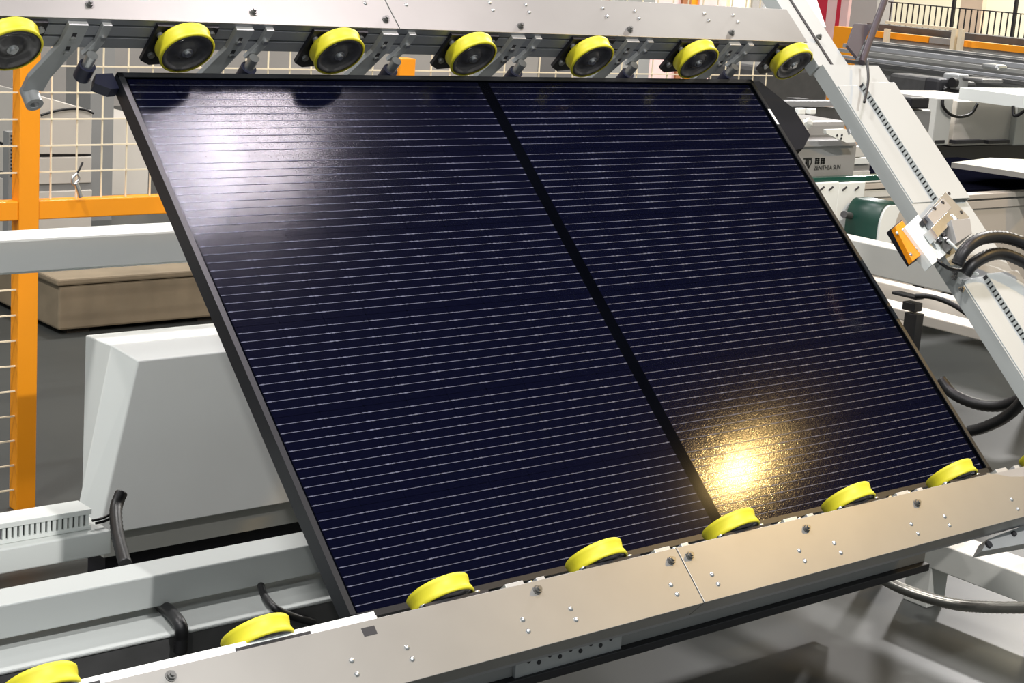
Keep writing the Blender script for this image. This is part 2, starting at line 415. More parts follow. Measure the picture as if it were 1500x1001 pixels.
def roller_beam(edge, sg, x0, x1, seam, name, label, rivets, bolts, wheels_x, chamfer):
    """edge: s of the face towards the panel, sg = direction to the panel; plate on the n = 0.10 side"""
    away = -sg
    t = thing(name, label, 'roller conveyor', (x0, edge, .02), PF)
    DP = 0.105
    # extruded aluminium profile with grooves on the face towards the panel
    def q(depth, n): return (edge + away * depth, n)
    sec = [q(.000, .024), q(.000, .050), q(.006, .050), q(.006, .056), q(.000, .056), q(.000, .080), q(.006, .080), q(.006, .085), q(.000, .085), q(.000, .0975), q(DP, .0975), q(DP, .024)]
    G().prism(sec, 0, x0, x1 - .004).obj('extruded_profile', 'alu', t)
    # two cover plates with a narrow joint
    for (a, b) in ((x0, seam - .0012), (seam + .0012, x1)):
        e0, e1 = edge + sg * .001, edge + away * (DP + .004)
        if b == x1 and chamfer:
            poly = [(a, e0), (chamfer, e0), (chamfer + .02, e0 + away * .003), (chamfer + .06, e0 + away * .016), (chamfer + .16, e0 + away * .032), (b, e0 + away * .034), (b, e1), (a, e1)]
        else:
            poly = [(a, e0), (b, e0), (b, e1), (a, e1)]
        p = G().prism(poly, 2, .0975, .1005)
        # folded lip down the far side
        p.box((a, edge + away * (DP + .001), .050), (b, edge + away * (DP + .004), .0985))
        p.obj('cover_plate', 'plate', t, bevel=.0008)
    for (u, v) in rivets:
        p = pn(u, v, .1005); rivet_on(t, p.x, p.y, .1005)
    for (u, v) in bolts:
        p = pn(u, v, .1005); bolt_on(t, (p.x, p.y, .1005), (0, 0, 1))
    for i, wx in enumerate(wheels_x):
        # black mounting plate of the wheel with two bolts
        f0, f1 = edge, edge + sg * .008
        rx = min(wx + .066, x1 - .004)
        mp = G().prism([(wx - .062, .094), (rx, .094), (rx, .06), (rx - .016, .0), (wx - .04, -.012), (wx - .062, .0)], 1, f0, f1)
        mo = mp.obj('wheel_mount', 'blackp', t)
        for bx, bn in ((-.050, .072), (rx - wx - .011, .078), (-.048, .018)):
            b = G().cyl((wx + bx, f1, bn), (wx + bx, f1 + sg * .006, bn), .0065, 8).obj('hex_bolt', 'steel', mo)
        if sg < 0 and wx > 1.7: continue
        # wide slotted bracket reaching down past the panel edge
        bx = wx + .104
        g = G()
        e0, e1 = edge, edge + sg * .010
        g.prism([(bx, .092), (bx + .038, .092), (bx + .038, .040), (bx + .012, -.050), (bx + .010, -.085), (bx - .030, -.085), (bx - .030, -.050), (bx, .040)], 1, e0, e1)
        bo = g.obj('slotted_bracket', 'bracket', t, bevel=.0008)
        for sn in (.062, .026):
            G().box((bx + .014, e1 - sg * .001, sn - .010), (bx + .022, e1 + sg * .0006, sn + .010)).obj('slot', 'groove', bo)
            G().cyl((bx + .018, e1, sn - .004), (bx + .018, e1 + sg * .005, sn - .004), .0055, 8).obj('hex_bolt', 'steel', bo)
        # pin tube at the bracket's end, behind the panel
        G().cyl((bx - .010, e0 - sg * .006, -.098), (bx - .010, e1 + sg * .022, -.098), .0165, 18, hole=.0085).obj('pin_tube', 'bracket', bo)
        # narrow bracket with the edge guide roller
        nx = bx + .066
        g = G().prism([(nx, .092), (nx + .018, .092), (nx + .018, .045), (nx + .008, .012), (nx - .014, .012), (nx, .050)], 1, edge, edge + sg * .009)
        no = g.obj('guide_bracket', 'bracket', t, bevel=.0008)
        G().cyl((nx + .009, edge + sg * .009, .062), (nx + .009, edge + sg * .015, .062), .0055, 8).obj('hex_bolt', 'steel', no)
        c = edge + sg * .020
        G().cyl((nx - .002, c, .026), (nx - .002, c, -.002), .0105, 16).obj('guide_shaft', 'steel', no)
        G().cyl((nx - .002, c, -.002), (nx - .002, c, -.034), .0160, 20).obj('guide_roller', 'navy', no)
    for i, wx in enumerate(wheels_x):
        make_wheel(wx, edge, sg, t)
    return t

UP_EDGE, LO_EDGE = 1.1730, -0.0400
ux0 = 0.1077 + 0.014
up_w = [ux0 + PITCH * i for i in range(-1, 6)]
up_rivets = [(883, 12), (889, 24), (930, 16), (936, 27), (1032, 20), (1038, 30), (1074, 22), (1081, 32), (770, 7), (775, 18), (717, 4), (722, 15), (595, 7), (535, 5)]
up_bolts = [(922, 44), (1071, 49), (1199, 55), (565, 29), (762, 39), (131, 7), (371, 18)]
seam_u = pn(573, 18, .1).x
ub = roller_beam(UP_EDGE, -1, -0.95, 1.868, seam_u, 'roller_conveyor', 'long silver beam with yellow roller wheels along the panel\'s top edge', up_rivets, up_bolts,
                 up_w, None)
lx0 = -0.2183 + 0.012
lo_w = [lx0 + PITCH * i for i in range(-1, 7)]
lo_rivets = [(515, 968), (523, 988), (596, 949), (604, 966), (766, 908), (774, 925), (836, 892), (844, 908), (983, 857), (992, 871), (1043, 842), (1052, 856),
             (1171, 807), (1179, 822), (1222, 796), (1232, 810), (1335, 768), (1345, 782), (1384, 757), (1391, 770), (1482, 732), (1491, 746)]
lo_bolts = [(250, 991), (787, 865), (983, 822), (1010, 815), (1181, 775), (1343, 738)]
seam_l = pn(1008, 838, .1).x
lb = roller_beam(LO_EDGE, 1, -0.95, 2.20, seam_l, 'roller_conveyor', 'long beige beam with yellow roller wheels along the panel\'s bottom edge', lo_rivets, lo_bolts,
                 lo_w, pn(1448, 694, .1).x)
G().box((-.95, LO_EDGE, .086), (-.02, LO_EDGE + .016, .0925)).obj('lit_edge_strip', 'white', lb, bevel=.0008)  # white strip added to stand for light caught on the profile edge
hp = pn(541, 925, .1005)
G().box((hp.x - .012, hp.y - .007, .1003), (hp.x + .012, hp.y + .007, .1009)).obj('square_hole', 'groove', lb)

# dark corner guard blocks standing out at the panel's top corners
g = G().prism([(-.046, 1.118), (-.036, 1.140), (-.001, 1.142), (-.001, 1.106), (-.018, 1.104)], 2, -.032, -.010)
tag(g.obj('edge_stop', 'navy', None, PF), 'dark navy edge stop beside the panel\'s upper corner near the orange post', 'stop block')
g = G().prism([(1.728, .93), (1.728, 1.160), (1.80, 1.160), (1.865, 1.07), (1.865, .985), (1.81, .945)], 2, -.060, -.034)
tag(g.obj('edge_stop', 'stopblack', None, PF), 'long black stop plate behind the panel\'s upper corner near the white arm', 'stop block')

# ================================================================== white tilting arm at the panel's far end
AX0, AX1 = 1.872, 2.132
arm = thing('tilting_arm', 'white tilting arm with a slotted cable duct running along it', 'machine arm', (2.0, .08, .07), PF)
g = G(); poly = [(AX0, .062), (AX0, .100), (AX1 - .040, .100), (AX1, .068), (AX1, .062)]
n_ = len(poly)
g.add([(p, .08, q) for p, q in poly] + [(p, 1.10, q) for p, q in poly], [tuple(range(n_)), tuple(range(2 * n_ - 1, n_ - 1, -1))] + [(i, i + n_, (i + 1) % n_ + n_, (i + 1) % n_) for i in range(n_)])
g.obj('arm_channel', 'armwhite', arm)
# narrower upper channel
G().box((AX0, 1.105, .050), (AX0 + .050, 1.62, .088)).obj('upper_channel', 'armwhite', arm, bevel=.001)
G().box((AX0 + .060, 1.105, .052), (AX0 + .120, 1.62, .088)).obj('upper_channel', 'armwhite', arm, bevel=.001)
G().box((AX0 + .0505, 1.105, .055), (AX0 + .0595, 1.62, .0895)).obj('channel_gap', 'groove', arm)
P = [pn(u, v, .066) for u, v in ((1204, 80), (1222, 80), (1262, 140), (1246, 196))]
G().hexa([Vector((p.x, p.y, .058)) for p in P], [Vector((p.x, p.y, .066)) for p in P]).obj('gusset_plate', 'bracket', arm, bevel=.001)
for u, v in ((1222, 124), (1212, 90), (1228, 110)):
    p = pn(u, v, .066); bolt_on(arm, (p.x, p.y, .066), (0, 0, 1), .006, .005)
# slotted duct: side wall made of fingers, then a cover
for (sa, sb) in ((.66, 1.03), (.08, .44)):
    dx0, dx1 = 1.958, 2.085
    DH = .114
    cov = G().prism([(dx0, sa), (dx1, sa), (dx1, sb), (dx0, sb)], 2, DH, DH + .003).obj('duct_cover', 'armwhite', arm, bevel=.0008)
    G().box((dx0 + .003, sa, .1005), (dx0 + .006, sb, DH)).obj('duct_inner', 'groove', arm)
    n = int((sb - sa) / .0122)
    src = None
    for i in range(n):
        s0 = sa + i * .0122
        if src is None:
            src = G().box((dx0, s0, .1003), (dx0 + .0025, s0 + .0078, DH)).obj('duct_finger', 'armwhite', arm); sy = s0
        else:
            share(src, 'duct_finger', arm, (0, s0 - sy, 0))
    G().box((dx1 - .003, sa, .1003), (dx1, sb, DH)).obj('duct_wall', 'armwhite', arm)
    G().box((AX0 + .004, sa + .005, .1003), (dx0 - .004, sb, .103)).obj('flat_cover', 'armwhite', arm, bevel=.001)
# thin black tie line down the arm
q0, q1 = pn(1270, 88, .136), pn(1266, 150, .136)
cb = G().tube([q0, (q0 + q1) / 2 + Vector((.006, 0, .004)), q1], .0035, 8).obj('cable', 'black', None, PF)
tag(cb, 'short thin black cable across the top of the white arm', 'cable')
# purple-grey strut rising from the arm
su = thing('support_strut', 'slim purple-grey steel strut with a foot plate rising from the white arm', 'strut', pn(1262, 92, .10), PF)
G().cyl(pn(1262, 92, .105), pn(1305, -25, .16), .009, 14).obj('strut_rod', 'purple', su)
Q = [pn(u, v, .112) for u, v in ((1241, 66), (1252, 34), (1278, 36), (1256, 84))]
G().hexa([v - Vector((0, 0, .008)) for v in Q], Q).obj('foot_plate', 'purple', su, bevel=.001)

# sensor and clamp assembly on the arm
sn = thing('clamp_unit', 'silver pneumatic clamp with fittings bolted across the white arm', 'clamp', pn(1385, 340, .11), PF)
def on_arm(u, v, n): return pn(u, v, n)
def plate_px(name, quad, n0, n1, m, parent, bevel=0.0008):
    P = [pn(u, v, n1) for u, v in quad]
    b = [Vector((p.x, p.y, n0)) for p in P]; tp = [Vector((p.x, p.y, n1)) for p in P]
    return G().hexa(b, tp).obj(name, m, parent, bevel=bevel)
plate_px('white_block', [(1325, 333), (1345, 314), (1386, 372), (1366, 388)], .1085, .135, 'white', sn)
plate_px('base_plate', [(1352, 318), (1385, 281), (1420, 318), (1385, 358)], .131, .138, 'silver', sn)
plate_px('cylinder_body', [(1358, 316), (1382, 290), (1394, 304), (1369, 330)], .138, .158, 'alu', sn)
plate_px('valve_body', [(1364, 334), (1388, 310), (1398, 322), (1374, 348)], .138, .165, 'steel', sn)
plate_px('dark_port', [(1351, 322), (1358, 315), (1363, 322), (1356, 329)], .138, .150, 'groove', sn)
plate_px('grey_cover', [(1393, 322), (1421, 320), (1424, 342), (1402, 356)], .130, .175, 'grey', sn)
for (u, v, w_) in ((1390, 284, .138), (1408, 311, .138), (1381, 297, .158), (1369, 306, .158)):
    p = pn(u, v, w_); G().cyl(p, p + Vector((0, 0, .002)), .0045, 10).obj('screw_hole', 'groove', sn)
for k, (u, v) in enumerate(((1372, 338), (1378, 346), (1392, 318), (1366, 346))):
    p = pn(u, v, .150); f_o = G().cyl(p, p + Vector((0, -.018, .006)), .0085, 12).obj('air_fitting', 'steel', sn)
    G().cyl(p + Vector((0, -.018, .006)), p + Vector((0, -.026, .009)), .0055, 10).obj('fitting_ring', 'black', f_o)
for (u, v) in ((1392, 366), (1402, 398), (1411, 422), (1400, 405)):
    p = pn(u, v, .108); bolt_on(sn, (p.x, p.y, .100), (0, 0, 1), .006, .006)

om = thing('amber_reflector', 'amber orange block with four screws on the white arm\'s side', 'reflector', pn(1328, 352, .12), PF)
plate_px('amber_face', [(1311, 332), (1322, 323), (1353, 370), (1337, 383)], .112, .126, 'orange2', om)
plate_px('back_plate', [(1305, 335), (1321, 322), (1355, 372), (1336, 385)], .095, .112, 'blackp', om)
for (u, v) in ((1323, 337), (1314, 342), (1343, 364), (1334, 373)):
    p = pn(u, v, .126); G().lathe([(0, .0048), (.002, .004), (.003, .0002)], p, (0, 0, 1), 10).obj('screw', 'steel', om)

def hose(name, label, pts, r, m='black', rib=0.12, frame=PF, cat='hose', seg=10):
    o = G().tube(pts, r, 12, rib, seg).obj(name, m, None, frame)
    return tag(o, label, cat)
hose('corrugated_hose', 'upper thick black hose arching out of the clamp on the white arm',
     [pn(1402, 388, .15), pn(1412, 368, .175), pn(1432, 352, .19), pn(1460, 347, .19), pn(1490, 353, .19), pn(1530, 372, .19)], .0145, rib=0.05)
hose('corrugated_hose', 'lower thick black hose arching out of the clamp on the white arm',
     [pn(1414, 402, .13), pn(1424, 388, .15), pn(1446, 375, .165), pn(1470, 372, .165), pn(1500, 384, .165), pn(1540, 408, .165)], .0145, rib=0.05)
G().tube([pn(1388, 352, .165), pn(1400, 364, .160), pn(1412, 382, .14), pn(1424, 398, .12), pn(1432, 402, .115)], .0038, 8).obj('air_tube', 'white', sn)
G().tube([pn(1362, 370, .12), pn(1376, 384, .135), pn(1392, 394, .13), pn(1412, 396, .12)], .0042, 8).obj('air_tube', 'black', sn)

# ================================================================== frame members behind the lower beam (parallel to the beams)
def bar_x(name, label, cat, pts_front, Y, depth, xa, xb, m, zs=None, group=None, bevel=.003):
    """front face on y = Y spanning image rows pts_front (top, bottom) read at one image column"""
    (u, v0), (_, v1) = pts_front
    z1, z0 = px(u, v0, 1, Y).z, px(u, v1, 1, Y).z
    o = G().box((xa, Y, z0), (xb, Y + depth, z1)).obj(name, m, bevel=bevel)
    return tag(o, label, cat, group)
b1 = bar_x('frame_tube', 'white box-section frame beam with bright top behind the panel\'s lower corner', 'beam', ((0, 888), (0, 938)), .60, .075, -1.6, 1.9, 'armwhite')
pz = px(0, 985, 2, .395)
o = G().box((-1.6, pz.y, .388), (1.9, pz.y + .30, .395)).obj('frame_tube', 'armwhite', bevel=.003)
tag(o, 'wide flat white frame beam just behind the lower roller beam', 'beam')
YB2 = pz.y
o = G().box((-1.6, YB2 + .004, .10), (1.9, YB2 + .05, .3875)).obj('apron_panel', 'dgrey')  # dark grey sheet below the flat beam
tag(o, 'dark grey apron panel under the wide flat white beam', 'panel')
# rear beam crossing behind
bA = bar_x('frame_tube', 'high white frame beam crossing in front of the orange fence', 'beam', ((0, 352), (0, 404)), 1.5, .11, -1.2, 2.4, 'white', bevel=.006)
# slotted duct on its own beam
zt = px(0, 806, 1, .95).z
bD = bar_x('frame_tube', 'white frame beam carrying the slotted cable duct beside the black cable', 'beam', ((0, 806), (0, 842)), .95, .10, -1.2, .075, 'white')
du = thing('cable_duct', 'white slotted cable duct lying on a frame beam by the orange post', 'cable duct', (-.5, 1.0, zt), WF)
d0, d1 = px(0, 772, 1, .975).z, zt + .001
xe = px(134, 760, 1, .975).x
G().box((-1.2, .974, d0 - .005), (xe, 1.036, d0 + .006)).obj('duct_cover', 'white', du, bevel=.001)
G().box((-1.2, .983, d1), (xe - .004, .986, d0 - .005)).obj('duct_inner', 'groove', du)
G().box((-1.2, 1.030, d1), (xe, 1.034, d0 - .005)).obj('duct_wall', 'white', du)
src = None
k = 0
xx = xe - .012
while xx > -.75:
    if src is None:
        src = G().box((xx, .976, d1), (xx + .0068, .982, d0 - .005)).obj('duct_finger', 'white', du); sx = xx
    else:
        share(src, 'duct_finger', du, (xx - sx, 0, 0))
    xx -= .0118
G().box((-1.2, .9755, d1), (xe, .9825, d1 + .008)).obj('duct_foot', 'white', du)

# white machine cover with chamfered top, standing behind the beams
YC = 1.40
C_, E_ = px(203, 529, 1, YC), px(340, 516, 1, YC)
zc = C_.z
zb = px(160, 507, 1, YC + .10).z + .0
Lx = C_.x
cv = thing('machine_cover', 'large white machine cover with a sloping top edge behind the beams', 'machine cover', (1.0, YC + .3, 0), WF)
xr = 2.1
B_ = px(164, 506, 1, YC + .075); A_ = px(125, 491, 2, B_.z)
bl = px(182, 779, 1, YC - .03)
botz = px(182, 779, 1, YC).z; plz = px(182, 812, 1, YC + .03).z
vts = [Vector((Lx, YC, C_.z)), Vector((xr, YC, C_.z)),                   # 0,1 chamfer lower edge
       Vector((B_.x, YC + .075, B_.z)), Vector((xr, YC + .075, B_.z)),   # 2,3 chamfer upper edge
       Vector((A_.x, A_.y, B_.z)), Vector((xr, A_.y, B_.z)),     # 4,5 top back
       Vector((bl.x - .05, YC, botz)), Vector((xr, YC, botz)),           # 6,7 front bottom
       Vector((px(120, 735, 1, YC + .02).x, YC + .06, botz)),            # 8 left fold bottom
       Vector((A_.x, A_.y, botz)), Vector((xr, A_.y, botz))]
g = G().add(vts, [(0, 6, 7, 1), (2, 0, 1, 3), (4, 2, 3, 5), (0, 2, 8, 6), (2, 4, 9, 8), (1, 7, 10, 5, 3), (5, 10, 9, 4), (6, 8, 9, 10, 7)])
g.obj('cover_shell', 'white', cv, bevel=.003)
G().box((bl.x - .02, YC + .03, plz), (xr, A_.y - .02, botz)).obj('cover_skirt', 'white2', cv)
G().box((bl.x + .0, YC + .06, 0.0), (xr, A_.y - .04, plz)).obj('cover_plinth', 'blackp', cv)

# cables in the lower left
hose('black_cable', 'thick black cable standing up beside the slotted duct and white cover',
     [px(178, 722, 1, 1.02), px(170, 745, 1, 1.0), px(171, 775, 1, .93), px(176, 800, 1, .86), px(184, 828, 1, .78)], .013, frame=WF, rib=.04)
hose('black_cable', 'thick black cable bending over the edge of the wide flat beam',
     [px(232, 884, 2, .400), px(250, 898, 2, .412), px(264, 916, 2, .414), px(266, 935, 1, YB2 - .012), px(264, 956, 1, YB2 - .012)], .0125, frame=WF, rib=.04)
hose('black_cable', 'slim black cable dropping to the lower beam beside the panel frame',
     [px(382, 858, 2, .42), px(388, 874, 2, .412), px(404, 892, 2, .408), px(430, 904, 1, YB2 - .01), px(460, 912, 1, YB2 - .01)], .0075, frame=WF, rib=.0)
for k, (a, b) in enumerate((((135, 763), (165, 752)), ((140, 767), (168, 756)))):
    hose('thin_wire', ['upper', 'lower'][k] + ' thin black wire running from the slotted duct to the black cable',
         [px(*a, 1, .978), px((a[0] + b[0]) / 2, (a[1] + b[1]) / 2 + 2, 1, .98), px(*b, 1, 1.0)], .0028, frame=WF, rib=0, cat='wire')

# ================================================================== orange safety fence behind the machine
FY = 2.30
fence = thing('safety_fence', 'orange safety fence with cream wire mesh behind the panel', 'fence', (1.2, FY, 0), WF)
PWD = .058
p1 = px(43, 300, 1, FY).x
p2 = px(598, 97, 1, FY).x
for xc, zt_ in ((p1, 1.62), (p2, px(598, 86, 1, FY).z), (p1 - 1.4, 1.62)):
    G().box((xc - PWD / 2, FY, 0), (xc + PWD / 2, FY + .05, zt_)).obj('fence_post', 'orange', fence, bevel=.003)
zr1, zr0 = px(150, 291, 1, FY).z, px(150, 318, 1, FY).z
for xa, xb in ((p1 - 1.4 + PWD / 2, p1 - PWD / 2), (p1 + PWD / 2, p2 - PWD / 2)):
    G().box((xa, FY + .004, zr0), (xb, FY + .046, zr1)).obj('fence_rail', 'orange', fence, bevel=.003)
wires_v = px(118, 200, 1, FY).x
stepx = px(155, 200, 1, FY).x - wires_v
stepz = px(60, 176, 1, FY).z - px(60, 215, 1, FY).z
zw0 = px(60, 176, 1, FY).z
vsrc = hsrc = None
def wire_v(x, z0, z1):
    return G().box((x - .002, FY + .020, z0), (x + .002, FY + .024, z1)).obj('mesh_wire', 'wire', fence)
def wire_h(x0, x1, z):
    return G().box((x0, FY + .015, z - .002), (x1, FY + .0195, z + .002)).obj('mesh_wire', 'wire', fence)
x = wires_v - 16 * stepx
vs0 = None
while x < 3.5:
    if abs(x - p1) > .032 and abs(x - p2) > .032:
        if vs0 is None: vs0 = wire_v(x, zr1, 1.55); vx = x
        else: share(vs0, 'mesh_wire', fence, (x - vx, 0, 0))
        if x < p1: wire_v(x, .05, zr0) if False else None
    x += stepx
z = zw0 - 2 * stepz
while z < 1.56:
    wire_h(p1 - 1.4, 3.5, z); z += stepz
z = zr0 - .05
while z > .05:
    wire_h(p1 - 1.4, p1 - PWD / 2, z); z -= stepz

# things beyond the fence
def box_y(name, u0, v0, u1, v1, Y, depth, m, parent=None, bevel=0.0, z0=None):
    a, b = px(u0, v0, 1, Y), px(u1, v1, 1, Y)
    zc0 = min(a.z, b.z) if z0 is None else z0
    return G().box((a.x, Y, zc0), (b.x, Y + depth, max(a.z, b.z))).obj(name, m, parent, bevel=bevel)
def box_x(name, u0, v0, u1, v1, X, depth, m, parent=None, bevel=0.0, z0=None):
    a, b = px(u0, v0, 0, X), px(u1, v1, 0, X)
    zc0 = min(a.z, b.z) if z0 is None else z0
    vm = (v0 + v1) / 2
    return G().box((X, px(u0, vm, 0, X).y, zc0), (X + depth, px(u1, vm, 0, X).y, max(a.z, b.z))).obj(name, m, parent, bevel=bevel)

cab = thing('cream_cabinet', 'cream control cabinet with a dark gap behind the orange fence', 'cabinet', (px(95, 300, 1, 5.6).x, 5.8, 0), WF)
a, b = px(58, 152, 1, 5.6), px(134, 226, 1, 5.6)
G().add([(a.x, 5.6, px(58, 140, 1, 5.6).z), (b.x, 5.6, px(134, 162, 1, 5.6).z), (b.x, 5.6, px(134, 226, 1, 5.6).z), (a.x, 5.6, px(58, 226, 1, 5.6).z),
         (a.x, 6.2, px(58, 140, 1, 5.6).z), (b.x, 6.2, px(134, 162, 1, 5.6).z), (b.x, 6.2, px(134, 226, 1, 5.6).z), (a.x, 6.2, px(58, 226, 1, 5.6).z)],
        [(3, 2, 1, 0), (4, 5, 6, 7), (0, 1, 5, 4), (1, 2, 6, 5), (2, 3, 7, 6), (3, 0, 4, 7)]).obj('upper_door', 'cream', cab, bevel=.004)
box_y('door_gap', 58, 226, 133, 231, 5.62, .5, 'groove', cab)
box_y('lower_door', 58, 231, 134, 268, 5.6, .6, 'cream', cab, .004)
box_y('grey_stripe', 58, 268, 134, 281, 5.61, .55, 'grey', cab)
box_y('cabinet_base', 58, 281, 134, 330, 5.6, .6, 'cream', cab, .004, z0=0)
box_y('cabinet_top_left', -60, 60, 30, 330, 4.2, .6, 'cream', cab, 0, z0=0) if False else None
hose('thin_wire', 'thin black wire arching across the cream cabinet behind the mesh',
     [px(60, 169, 1, 5.58), px(80, 163, 1, 5.58), px(105, 159.5, 1, 5.58), px(125, 161, 1, 5.58), px(137, 166, 1, 5.58)], .006, frame=WF, rib=0, cat='wire')
lk = thing('hanging_lock', 'silver padlock hanging on a black cord in the fence mesh', 'padlock', px(112, 280, 1, FY - .01), WF)
G().tube([px(121, 238, 1, FY - .008), px(117, 247, 1, FY - .01), px(113, 254, 1, FY - .01)], .003, 8).obj('cord', 'black', lk)
G().tube([px(113, 254, 1, FY - .01), px(106, 262, 1, FY - .012), px(108, 270, 1, FY - .012), px(116, 262, 1, FY - .012), px(113, 254, 1, FY - .01)], .0035, 8).obj('shackle', 'steel', lk)
G().tube([px(111, 268, 1, FY - .012), px(115, 278, 1, FY - .012), px(118, 289, 1, FY - .012)], .007, 8).obj('lock_body', 'steel', lk)
gc = box_y('steel_post', 135, 20, 163, 330, 6.6, .3, 'grey', z0=0); tag(gc, 'mid-grey square steel column behind the cream cabinet', 'column')
gc = box_y('tall_locker', 165, 173, 215, 330, 7.4, .5, 'cream', z0=0); tag(gc, 'pale locker glimpsed behind the mesh next to the panel\'s frame', 'locker')
gc = box_y('tall_cabinet', -80, 60, 29, 330, 7.0, .5, 'greywall', z0=0); tag(gc, 'large grey equipment cabinet behind the fence left of the orange post', 'cabinet') if False else tag(gc, 'large grey equipment cabinet behind the mesh on the post\'s duct side', 'cabinet')
dv = thing('vertical_duct', 'grey vertical cable duct with slots beside the orange post', 'cable duct', (px(20, 250, 1, 5.4).x, 5.4, 0), WF)
box_y('duct_body', 13, 194, 27, 352, 5.4, .06, 'grey', dv, z0=0)
for k in range(12):
    v = 198 + k * 5.3
    box_y('duct_slot', 16, v, 25, v + 2.4, 5.396, .004, 'groove', dv)
cr = thing('board_crate', 'weathered brown board crate on the floor behind the white beam', 'crate', (1.9, 4.3, 0), WF)
a, b = px(86, 490, 1, 4.19), px(86, 409, 1, 4.19)
G().box((a.x, 4.19, .02), (a.x + 1.5, 5.0, b.z - .03)).obj('crate_body', 'crate', cr, bevel=.01)
G().box((a.x - .015, 4.18, b.z - .028), (a.x + 1.52, 5.02, b.z)).obj('crate_lid', 'crate', cr, bevel=.008)
for k in range(3):
    G().box((a.x + .05 + k * .6, 4.22, 0), (a.x + .15 + k * .6, 4.95, .02)).obj('crate_skid', 'cratedark', cr)

# ================================================================== bar and floor items under the lower beam
zz = px(1027, 905, 1, .10).z
tb = thing('tie_bar', 'long grey tie bar with a row of holes below the lower roller beam', 'bar', (0.6, .1, zz - .06), WF)
u0, u1, u2 = px(900, 938, 1, .10).z, px(900, 962, 1, .10).z, px(900, 985, 1, .10).z
zA, zB = px(900, 925, 1, .10).z, px(900, 950, 1, .10).z
G().box((-1.2, .10, zB), (1.66, .16, zA + .03)).obj('bar_web', 'grey', tb, bevel=.002)
G().box((-1.2, .085, zB - .018), (1.66, .16, zB)).obj('bar_flange', 'blackp', tb, bevel=.002)
xh0 = px(770, 968, 1, .10).x; xh1 = px(890, 938, 1, .10).x
zh = px(830, 953, 1, .10).z
pl = G().box((xh0 - .03, .092, zh - .026), (xh1 + .03, .0998, zh + .03)).obj('perforated_plate', 'bracket', tb, bevel=.001)
for k in range(9):
    x = xh0 + (xh1 - xh0) * k / 8
    G().cyl((x, .0921, zh + .004 * (-1) ** k), (x, .0905, zh + .004 * (-1) ** k), .0045, 10).obj('hole', 'groove', pl)

# ---- right of the panel: frame members running away from the beams
def bar_y(name, label, u, v0, v1, X, ya, yb, depth, m, cat='beam', bevel=.003):
    z1, z0 = px(u, v0, 0, X).z, px(u, v1, 0, X).z
    o = G().box((X, ya, z0), (X + depth, yb, z1)).obj(name, m, bevel=bevel)
    return tag(o, label, cat)
ye = px(1262, 356, 0, 2.45).y
ct = thing('cross_frame', 'pale grey cross frame passing behind the white arm below the green belt', 'frame', (2.49, .6, 0), WF)
z1, z0 = px(1340, 372, 0, 2.45).z, px(1340, 418, 0, 2.45).z
G().box((2.45, px(1440, 420, 0, 2.45).y, z0), (2.53, ye + .4, z1)).obj('cross_tube', 'white2', ct, bevel=.003)
G().box((2.45, ye + .28, 0), (2.53, ye + .36, z0)).obj('frame_leg', 'white2', ct, bevel=.003)
bar_y('side_rail', 'cream grooved side rail low behind the white arm', 1400, 474, 490, 2.70, -.6, 1.4, .10, 'cream')
bar_y('side_rail', 'pale side panel under the grooved rail behind the white arm', 1400, 440, 470, 2.85, -.2, 1.3, .06, 'cream')
bk = thing('black_bracket', 'black clamp bracket on a post beside the panel\'s far edge', 'bracket', Vector((2.36, px(1330, 500, 0, 2.35).y, 0)), WF)
for nm, q in (('bracket_head', (1306, 428, 1342, 440)), ('bracket_stem', (1322, 442, 1339, 458)), ('bracket_post', (1325, 458, 1337, 505))):
    a, b = px(q[0], q[1], 0, 2.35), px(q[2], q[3], 0, 2.35)
    G().box((2.35, a.y, 0 if nm == 'bracket_post' else b.z), (2.385, b.y, a.z + .002)).obj(nm, 'black', bk, bevel=.002)
hose('black_cable', 'flat black cable sloping from the black bracket to the white arm',
     [px(1342, 434, 0, 2.34), px(1365, 435, 0, 2.34), px(1395, 446, 0, 2.34), px(1424, 466, 0, 2.34), px(1440, 482, 0, 2.34)], .007, frame=WF, rib=0)
hose('black_cable', 'thick black hose sagging out from behind the panel\'s lower far corner',
     [px(1378, 556, 0, 2.2), px(1396, 577, 0, 2.2), px(1430, 592, 0, 2.2), px(1465, 595, 0, 2.2), px(1500, 582, 0, 2.2), px(1540, 560, 0, 2.2)], .0145, frame=WF, rib=.04)
hose('black_cable', 'lowest thick black hose curving up behind the white arm',
     [px(1420, 632, 0, 2.1), px(1440, 627, 0, 2.1), px(1470, 613, 0, 2.1), px(1496, 590, 0, 2.1), px(1530, 545, 0, 2.1)], .0145, frame=WF, rib=.04)
hose('metal_conduit', 'ribbed metal conduit sweeping out below the lower roller beam',
     [px(1240, 825, 0, 1.75), px(1285, 845, 0, 1.75), px(1330, 866, 0, 1.75), px(1390, 884, 0, 1.75), px(1450, 890, 0, 1.75), px(1540, 890, 0, 1.75)], .0135, 'conduit', .035, WF, 'conduit', 24)
